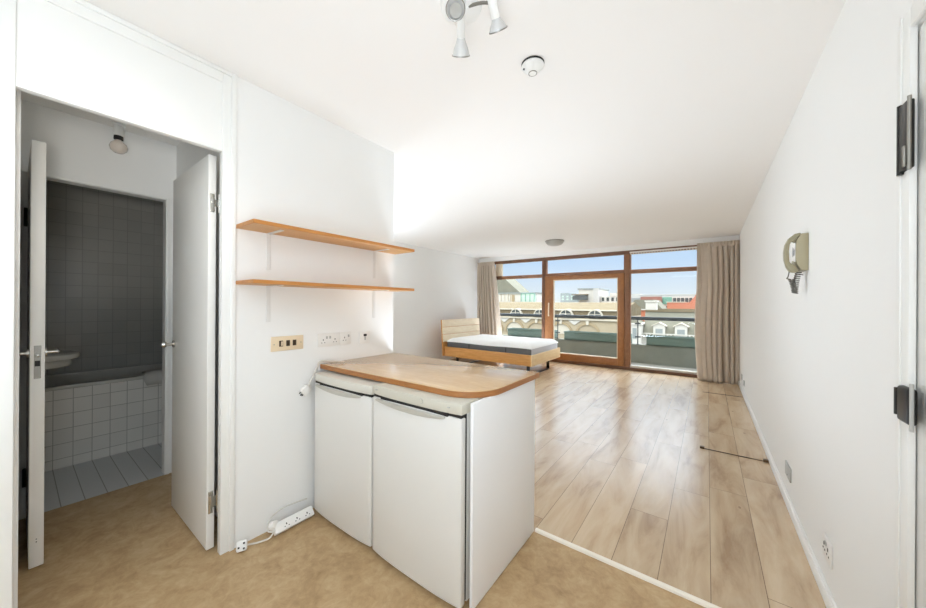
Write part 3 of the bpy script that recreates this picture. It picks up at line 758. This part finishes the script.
link('dome', B().lathe([(.164, -.02), (.158, -.045), (.125, -.075), (.07, -.092), (0, -.098)], (-2.31, 6.02, H), n=40), 'domeglass', r)
bxy = (-3.20, .413)
r = thing('bare_bulb', (*bxy, H), 'bare clear bulb in a white holder on the lobby ceiling', 'light bulb')
link('holder', B().lathe([(0, 0), (.034, 0), (.034, -.012), (.026, -.016), (.026, -.082), (0, -.082)], (*bxy, H)), 'gloss', r)
link('cap', B().lathe([(0, -.08), (.023, -.08), (.024, -.105), (.016, -.109), (0, -.109)], (*bxy, H)), 'hole', r)
gb = link('globe', B().lathe([(.015, -.107), (.021, -.117), (.038, -.134), (.045, -.153), (.040, -.176), (.024, -.192), (0, -.197)], (*bxy, H)), 'lampglass', r)
link('filament', B().lathe([(0, -.11), (.010, -.112), (.012, -.135), (.024, -.148), (.020, -.162), (0, -.166)], (*bxy, H)), 'warm', gb)

# ------------------------------------------------------------------ bathroom
r = thing('bath', (-4.42, .63, 0), 'white bath with tiled side in the dark bathroom', 'bath')
link('tiled_side', B().box(-4.085, -4.06, -.199, 1.449, 0, .612), 'tile_s', r)
tb = B(); tb.box(-4.11, -4.052, -.199, 1.449, .612, .640, .008); tb.box(-4.795, -4.73, -.199, 1.449, .612, .640, .008)
tb.box(-4.75, -4.10, -.199, -.12, .612, .640, .008); tb.box(-4.75, -4.10, 1.36, 1.449, .612, .640, .008)
link('rim', tb, 'ceramic', r)
link('tub', B().box(-4.74, -4.10, -.13, 1.37, .16, .18).box(-4.74, -4.725, -.13, 1.37, .16, .63).box(-4.115, -4.10, -.13, 1.37, .16, .63).box(-4.74, -4.10, -.13, -.115, .16, .63).box(-4.74, -4.10, 1.355, 1.37, .16, .63), 'ceramic', r)
r = thing('wall_mounted_washbasin', (-3.72, 0, .845), 'rounded wall-hung washbasin behind the edge-on bathroom door', 'washbasin')
bs = B(); pts = [(-3.92, -.2), (-3.92, .16)]
for k in range(11):
    a = PI*k/10; pts.append((-3.72-.20*math.cos(a), .16+.13*math.sin(a)))
pts += [(-3.52, -.2)]
link('bowl', B().prism([(p[0]*.9-.372, p[1]*.92-.016) for p in pts], 'z', .845, .90, .02), 'ceramic', r)
link('rim', B().prism(pts, 'z', .898, .935, .012), 'ceramic', r)
link('waste_pipe', B().cyl((-3.72, .05, .45), (-3.72, .05, .846), .018), 'chrome', r)
dm = bmesh.new(); rows = []
prof = [(-4.20, .648), (-4.12, .652), (-4.075, .660), (-4.045, .655), (-4.030, .63), (-4.026, .59), (-4.030, .54)]
for j in range(15):
    v = j/14; row = []
    for i, (x, z) in enumerate(prof):
        sag = .05*(1-v)*(i/6)
        row.append(dm.verts.new((x+.012*math.sin(9*v+i*.6), .70+.5*v+(.02*math.sin(i*1.1) if j == 0 else 0)-(.0), z+.02*v*(1 if i < 4 else 0)+sag*.3+.004*math.sin(14*v))))
    rows.append(row)
for a, b in zip(rows, rows[1:]):
    for i in range(len(prof)-1): dm.faces.new([a[i], a[i+1], b[i+1], b[i]])
bb = B(); bb.bm.free(); bb.bm = dm
o = link('bath_towel', bb, 'cloth', None, 80); md = o.modifiers.new('thick', 'SOLIDIFY'); md.thickness = .008; md.offset = 1
tag(o, 'pale cloth draped over the bath rim beside the doorway frame', 'towel')

# ------------------------------------------------------------------ balcony
struct('floor_balcony', B().box(-8, 4, 7.45, 8.6, -.25, -.04), 'pave', 'grey paved balcony floor outside the windows', 'balcony floor')
struct('wall_balcony', B().box(-8, 4, 8.6, 8.8, -.6, .385), 'concrete', 'weathered grey concrete balcony upstand', 'balcony wall')
def planter(x0, x1, label):
    r = thing('planter', ((x0+x1)/2, 8.74, .386), label, 'planter', 'planters on the balcony upstand')
    z0, z1 = .386, .602
    tr = B()
    for (a, b, c, e) in ((x0, x1, 8.585, 8.605), (x0, x1, 8.90, 8.92), (x0, x0+.02, 8.605, 8.90), (x1-.02, x1, 8.605, 8.90)): tr.box(a, b, c, e, z0, z1, .004)
    tr.box(x0, x1, 8.585, 8.92, z0, z0+.02)
    link('trough', tr, 'planter', r)
    link('lip', B().box(x0-.01, x1+.01, 8.575, 8.59, z1-.035, z1+.004, .003), 'planter', r)
    link('soil', B().box(x0+.02, x1-.02, 8.605, 8.90, z0+.03, z1-.05), 'soil', r)
planter(-4.70, -3.32, 'left green-grey planter beyond the bed')
planter(-3.02, -1.46, 'middle green-grey planter seen through the glazed door')
planter(-1.114, 1.2, 'right green-grey planter seen through the window by the right curtain')
tag(link('handrail', B().box(-8, 4, 8.62, 8.69, .955, 1.035, .01), 'railpaint'), 'dark horizontal balcony handrail across all the windows', 'handrail')
def post(x, label):
    r = thing('railing_post', (x, 8.655, .385), label, 'railing post', 'balcony railing posts')
    link('rod', B().cyl((x, 8.655, .385), (x, 8.655, .96), .012, n=12), 'railpaint', r)
    for z in (.56, .87): link('clamp', B().box(x-.06, x+.06, 8.64, 8.67, z-.016, z+.016, .004), 'railpaint', r)
    link('clamp_plate', B().box(x-.03, x+.03, 8.63, 8.68, .385, .395), 'railpaint', r)
post(-3.22, 'thin railing post seen at the left of the glazed door')
post(-1.30, 'thin railing post seen at the left of the right window')

# ------------------------------------------------------------------ town beyond
struct('ground', B().box(-160, 120, 9.2, 320, -14.2, -14), 'street', 'street level far below the balcony', 'ground')
def half_disc(x, z, r, n=14): return [(x+r*math.cos(PI*k/n), z+r*math.sin(PI*k/n)) for k in range(n+1)]
# stone terrace with lunettes
r = thing('stone_terrace', (-13, 35, -14), 'long cream stone building with arched windows seen through the glazed door', 'building')
link('wall', B().box(-30, -6.0, 32, 42, -14, .2), 'stone', r)
link('roof', B().prism([(32.0, .76), (32.3, .82), (38.2, 1.58), (42, 1.0), (42, .2), (32.0, .2)], 'x', -30, -6.0), 'slate', r)
link('cornice', B().box(-30, -6.0, 31.85, 32.3, .74, .84).box(-30, -6, 31.8, 32.0, -.16, -.04), 'stonelt', r)
for k in range(8):
    x = -24.5+2.70*k
    if x > -6.8: continue
    dm_ = link('lunette_dormer', B().prism([(x-.72, .15)]+half_disc(x, .22, .60)[::-1]+[(x+.72, .15)] if False else half_disc(x, .20, .68), 'y', 31.7, 33.0), 'stonelt', r)
    link('window', B().prism(half_disc(x, .22, .55), 'y', 31.64, 31.72), 'winglass', dm_)
    link('glazing_bar', B().box(x-.03, x+.03, 31.6, 31.65, .22, .76).box(x-.5, x+.5, 31.6, 31.65, .40, .45), 'stonelt', dm_)
for k in range(7):
    x = -26.8+2.55*k+2.5
    if x > -7.4: continue
    ar = B(); o = half_disc(x, -1.55, 1.16); i = half_disc(x, -1.55, .98)
    ar.prism(o+i[::-1], 'y', 31.82, 32.0)
    ao = link('arch', ar, 'stonetan', r)
    link('arch_infill', B().prism(half_disc(x, -1.55, .98), 'y', 31.94, 31.99), 'stonelt' if k % 2 else 'stone', ao)
    link('keystone', B().prism([(x-.10, -.58), (x-.14, -.22), (x+.14, -.22), (x+.10, -.58)], 'y', 31.76, 31.98), 'stonelt', ao)
for k in range(6):
    x = -25.5+2.55*k+2.5
    if x > -6.6: continue
    link('spandrel', B().prism([(x-.62, -.20), (x+.62, -.20), (x+.05, -.62), (x-.05, -.62)], 'y', 31.90, 31.99), 'white', r)
# mansard terrace with white dormers
r = thing('mansard_terrace', (2, 35, -14), 'white terrace with grey slate roof and pedimented dormers seen through the right window', 'building')
link('wall', B().box(-5.2, 14, 32, 42, -14, -1.25), 'white', r)
link('roof', B().prism([(32.05, -1.28), (33.3, .76), (42, .76), (42, -1.28)], 'x', -4.4, 14), 'slateg', r)
link('parapet', B().box(-4.4, 14, 33.2, 33.5, .74, .90).box(-4.2, 14, 34.8, 35.6, .76, 1.0), 'slate', r)
link('balustrade', B().box(-4.5, 14, 31.72, 31.86, -1.10, -1.04).box(-4.5, 14, 31.7, 31.9, -1.36, -1.26), 'white', r)
bl = B()
for k in range(74): bl.box(-4.4+k*.25, -4.31+k*.25, 31.75, 31.83, -1.28, -1.09)
link('baluster', bl, 'white', r)['kind'] = 'stuff'
for k in range(6):
    x = -3.22+1.53*k
    do = link('dormer', B().prism([(x-.42, -1.30), (x+.42, -1.30), (x+.42, -.42), (x, -.20), (x-.42, -.42)], 'y', 31.95, 33.2), 'white', r)
    link('dormer_roof', B().prism([(x-.54, -.47), (x-.54, -.40), (x, -.10), (x+.54, -.40), (x+.54, -.47), (x, -.18)], 'y', 31.85, 33.2), 'stonelt', do)
    link('window', B().box(x-.26, x+.26, 31.93, 31.97, -1.05, -.66), 'lead', do)
link('chimney', B().box(-4.44, -3.62, 33.6, 34.8, -.5, 1.66).box(-4.52, -3.54, 33.5, 34.9, 1.60, 1.72), 'white', r)
link('side_wing', B().box(-5.75, -4.45, 31.0, 34, -14, -.32).box(-5.85, -4.35, 30.9, 34, -.34, -.22), 'white', r)
ww = B()
for x in (-5.45, -4.9): ww.box(x-.15, x+.15, 30.96, 31.0, -1.5, -.62)
link('wing_window', ww, 'lead', r)
link('wing_roof', B().prism([(-5.75, -.25), (-5.1, .25), (-4.45, -.25)], 'y', 31.2, 33.6), 'slateg', r)
# red brick house behind the wing
r = thing('brick_house', (-6, 44, -14), 'grey-roofed salmon brick house between the stone terrace and white chimney', 'building')
link('wall', B().box(-7.6, -4.0, 44, 50, -14, .75), 'brick', r)
link('roof', B().prism([(-7.9, .75), (-6.9, 1.95), (-5.0, 1.95), (-4.0, .75)], 'y', 43.9, 50), 'slateg', r)
link('coping', B().box(-7.9, -4, 43.8, 44.0, .72, .86), 'white', r)
# white tower block
r = thing('white_block', (-19.7, 74, -14), 'tall white block on the skyline in the middle of the glazed door', 'building')
link('wall', B().box(-21.6, -17.6, 70, 78, -14, 4.45), 'white', r)
link('roof_edge', B().box(-21.8, -17.4, 69.8, 78, 4.45, 4.72), 'lead', r)
link('stair_tower', B().box(-18.5, -17.5, 69.3, 72, 0, 4.62), 'haze', r)
link('loggia', B().prism([(-22.6, 2.3), (-22.6, 3.05), (-21.6, 3.35), (-19.7, 3.35), (-19.7, 2.3)], 'y', 69.0, 70), 'winglass', r)
link('loggia_roof', B().box(-22.7, -19.6, 68.8, 70.1, 3.30, 3.50), 'slate', r)
r = thing('low_block', (-15.5, 74, -14), 'low white block with small square windows right of the tall white block', 'building')
link('wall', B().box(-17.4, -13.5, 70.5, 76, -14, 3.05).box(-15.6, -14.2, 70.4, 74, 3.0, 3.7), 'white', r)
for k in range(4):
    x = -16.9+.9*k; link('window', B().box(x-.22, x+.22, 70.4, 70.5, 2.1, 2.8), 'winglass', r)
r = thing('grey_block', (-25, 84, -14), 'hazy grey buildings at the left of the glazed door skyline', 'building')
link('wall', B().box(-30.6, -28.4, 84, 90, -14, 4.3).box(-28.4, -26.4, 84, 90, -14, 3.7).box(-26.4, -24.0, 84, 90, -14, 4.0), 'lead', r)
wb = B()
for i in range(5):
    for j in range(2): wb.box(-30.2+i*1.2, -29.7+i*1.2, 83.9, 84.0, 2.5+j*.7, 2.9+j*.7)
link('window_band', wb, 'palegreen', r)
# pale house with hipped roof on the left
r = thing('pale_house', (-36, 74, -14), 'pale house with green glazed bay seen through the left window', 'building')
link('wall', B().box(-41.5, -31.0, 70, 78, -14, 3.85), 'white', r)
link('eaves', B().box(-41.8, -30.8, 69.7, 78, 3.85, 4.10), 'lead', r)
link('hipped_roof', B().prism([(-46, 4.1), (-41.5, 8.2), (-40.3, 8.0), (-35.6, 4.1)], 'y', 71, 77), 'slateg', r)
link('door', B().box(-37.6, -36.5, 69.9, 70.0, 1.4, 3.55), 'stonetan', r)
bw = link('glazed_bay', B().box(-34.4, -31.1, 69.0, 70, 1.3, 3.8), 'palegreen', r)
gl = B()
for x in (-34.4, -33.3, -32.2, -31.15): gl.box(x, x+.12, 68.9, 69.0, 1.3, 3.8)
gl.box(-34.4, -31.1, 68.9, 69, 3.7, 3.82); link('bay_mullion', gl, 'teal', bw)
pl = B()
for k in range(5): pl.box(-41.2+k*.95, -41.0+k*.95, 69.85, 70, -1, 3.85)
link('pilaster', pl, 'stonelt', r)
r = thing('low_wall', (-36, 64, -14), 'beige parapet roof below the pale house in the left window', 'building')
link('wall', B().box(-48, -27.5, 60, 66, -14, 1.65), 'stone', r)
link('coping', B().box(-48, -27.4, 59.8, 66, 1.65, 1.85), 'stonelt', r)
# right skyline
r = thing('red_brick_block', (-8, 76, -14), 'red brick block on the skyline of the right window', 'building')
link('wall', B().box(-10.4, -6.9, 72, 80, -14, 2.95), 'brickd', r)
link('roof_plant', B().box(-13.4, -10.4, 72.5, 80, -14, 2.7), 'lead', r)
link('window', B().box(-8.4, -8.0, 71.9, 72, 1.6, 2.3).box(-9.5, -9.1, 71.9, 72, 1.6, 2.3), 'winglass', r)
r = thing('glazed_office', (-3, 78, -14), 'office with green glazing and dark window band behind the orange block', 'building')
link('wall', B().box(-6.9, 6, 73, 82, -14, 2.95), 'white', r)
link('green_glazing', B().box(-6.8, -5.3, 72.8, 73, 1.5, 2.85), 'teal', r)
for k in range(10):
    x = -5.1+k*.62; link('window', B().box(x, x+.46, 72.85, 73, 1.75, 2.7), 'winglass', r)
for k in range(3): link('lower_window', B().box(-6.7+k*.5, -6.4+k*.5, 72.85, 73, .3, 1.2), 'winglass', r)
r = thing('orange_block', (-1, 62, -14), 'plain orange brick block with a raised gable by the right curtain', 'building')
link('wall', B().box(-5.0, 6, 60, 70, -14, 1.75), 'brick', r)
link('gable', B().prism([(-2.15, 1.7), (-1.1, 3.3), (.6, 6.0), (4, 6.0), (4, 1.7)], 'y', 60.5, 68), 'brick', r)
link('coping', B().box(-5.1, -2.7, 59.9, 70, 1.75, 1.86), 'stonelt', r)
r = thing('far_skyline', (-14, 150, -14), 'pale hazy strip of distant buildings along the right window horizon', 'building')
link('wall', B().box(-46, -30, 150, 160, -14, 4.6).box(-30, -22, 152, 160, -14, 6.0).box(-22, 20, 150, 160, -14, 5.2), 'haze', r)
link('roof', B().box(-22, 20, 149.8, 160, 5.2, 5.6), 'haze', r)

# ------------------------------------------------------------------ camera (36.4 deg left of the room axis, 13 mm lens)
f, yaw, pitch, roll = 330.93, math.radians(36.413), math.radians(.024), math.radians(.345)
F = Vector((-math.sin(yaw)*math.cos(pitch), math.cos(yaw)*math.cos(pitch), math.sin(pitch)))
Rv = Vector((math.cos(yaw), math.sin(yaw), 0)); U = Rv.cross(F)
R2 = Rv*math.cos(roll)+U*math.sin(roll); U2 = U*math.cos(roll)-Rv*math.sin(roll)
cam = bpy.data.cameras.new('camera'); co = bpy.data.objects.new('camera', cam); COL.objects.link(co)
cam.sensor_width = 36; cam.lens = f*36/926; cam.clip_start = .02; cam.clip_end = 1000
mw = Matrix((R2, U2, -F)).transposed().to_4x4(); mw.translation = (0, 0, 1.3); co.matrix_world = mw
sc.camera = co

# ------------------------------------------------------------------ light
wd = bpy.data.worlds.new('sky'); sc.world = wd; wd.use_nodes = True; nt = wd.node_tree
bg = nt.nodes['Background']; tc = nd(nt, 'ShaderNodeTexCoord'); sp = nd(nt, 'ShaderNodeSeparateXYZ')
nt.links.new(tc.outputs['Generated'], sp.inputs[0])
rp = nd(nt, 'ShaderNodeValToRGB'); e = rp.color_ramp.elements
e[0].position = 0.; e[0].color = (*lin((238, 240, 238)), 1); e[1].position = .6; e[1].color = (*lin((226, 232, 240)), 1)
k = e.new(.035); k.color = (*lin((226, 236, 246)), 1); k = e.new(.12); k.color = (*lin((200, 224, 252)), 1)
nt.links.new(sp.outputs['Z'], rp.inputs[0]); nt.links.new(rp.outputs[0], bg.inputs['Color']); 
mr = nd(nt, 'ShaderNodeMapRange'); mr.interpolation_type = 'SMOOTHSTEP'     # unseen upper sky brightened to add light indoors
for i, v in ((1, .22), (2, .55), (3, 0.), (4, 9.4)): mr.inputs[i].default_value = v
nt.links.new(sp.outputs['Z'], mr.inputs[0])
my = nd(nt, 'ShaderNodeMapRange'); my.interpolation_type = 'SMOOTHSTEP'     # brightest over the town the windows face
for i, v in ((1, -.2), (2, .5), (3, .35), (4, 1.)): my.inputs[i].default_value = v
nt.links.new(sp.outputs['Y'], my.inputs[0])
nt.links.new(mth(nt, 'ADD', 1.05, mth(nt, 'MULTIPLY', mr.outputs[0], my.outputs[0])), bg.inputs['Strength'])

def light(name, typ, loc, energy, rot=(0, 0, 0), **kw):
    l = bpy.data.lights.new(name, typ); l.energy = energy
    for a, v in kw.items(): setattr(l, a, v)
    o = bpy.data.objects.new(name, l); COL.objects.link(o); o.location = loc; o.rotation_euler = rot
    return o
light('sun', 'SUN', (0, -20, 40), 1.3, (math.radians(52), 0, math.radians(-18)), angle=math.radians(6), color=(1, .95, .86))
LC = (.765, .875, 1.)
light('added_fill_kitchen_down', 'AREA', (-.45, -.75, 2.44), 15, (0, 0, 0), shape='RECTANGLE', size=1.3, size_y=.7, color=LC)  # added downward fill behind the camera, no fixture around it
light('added_fill_kitchen_up', 'AREA', (-.15, -.75, .6), 26, (PI, 0, 0), shape='DISK', size=1., color=LC)  # unseen fill bounced off the kitchen ceiling, added for brightness
light('added_fill_kitchen_side', 'AREA', (.3, -.25, 1.2), 8.5, (0, PI/2, 0), shape='DISK', size=.5, color=LC)  # side fill added next to the camera for the shelf wall and lobby
ls = light('added_fill_lobby_spot', 'SPOT', (.25, -.2, 1.35), 85, color=(1., .96, .89), spot_size=math.radians(27), spot_blend=.8, shadow_soft_size=.15)  # added spot fill aimed through the doorway to brighten the lobby
ls.rotation_euler = (Vector((-3.28, .42, 1.98))-ls.location).to_track_quat('-Z', 'Y').to_euler()
light('added_fill_living_up', 'AREA', (-4.35, 2.3, 1.32), 48, (PI, 0, 0), shape='DISK', size=1.1, color=LC)  # fill added out of view beside the kitchen block, lifts the main room
light('added_fill_counter_up', 'AREA', (-1.45, 2.5, .3), 29, (PI, 0, 0), shape='DISK', size=.7, color=LC)  # unseen fill added behind the counter, aimed at the ceiling
light('added_fill_window_up', 'AREA', (-3.6, 6.97, .16), 21, (PI, 0, 0), shape='RECTANGLE', size=.9, size_y=.3, color=LC)  # low fill added beyond the bed to lift the far ceiling

# ------------------------------------------------------------------ view
sc.view_settings.view_transform = 'Standard'; sc.view_settings.look = 'None'
sc.view_settings.exposure = 0.; sc.view_settings.gamma = 1.; sc.view_settings.use_curve_mapping = False
cy = sc.cycles
cy.max_bounces = 14; cy.diffuse_bounces = 9; cy.glossy_bounces = 4; cy.transparent_max_bounces = 12; cy.use_denoising = True
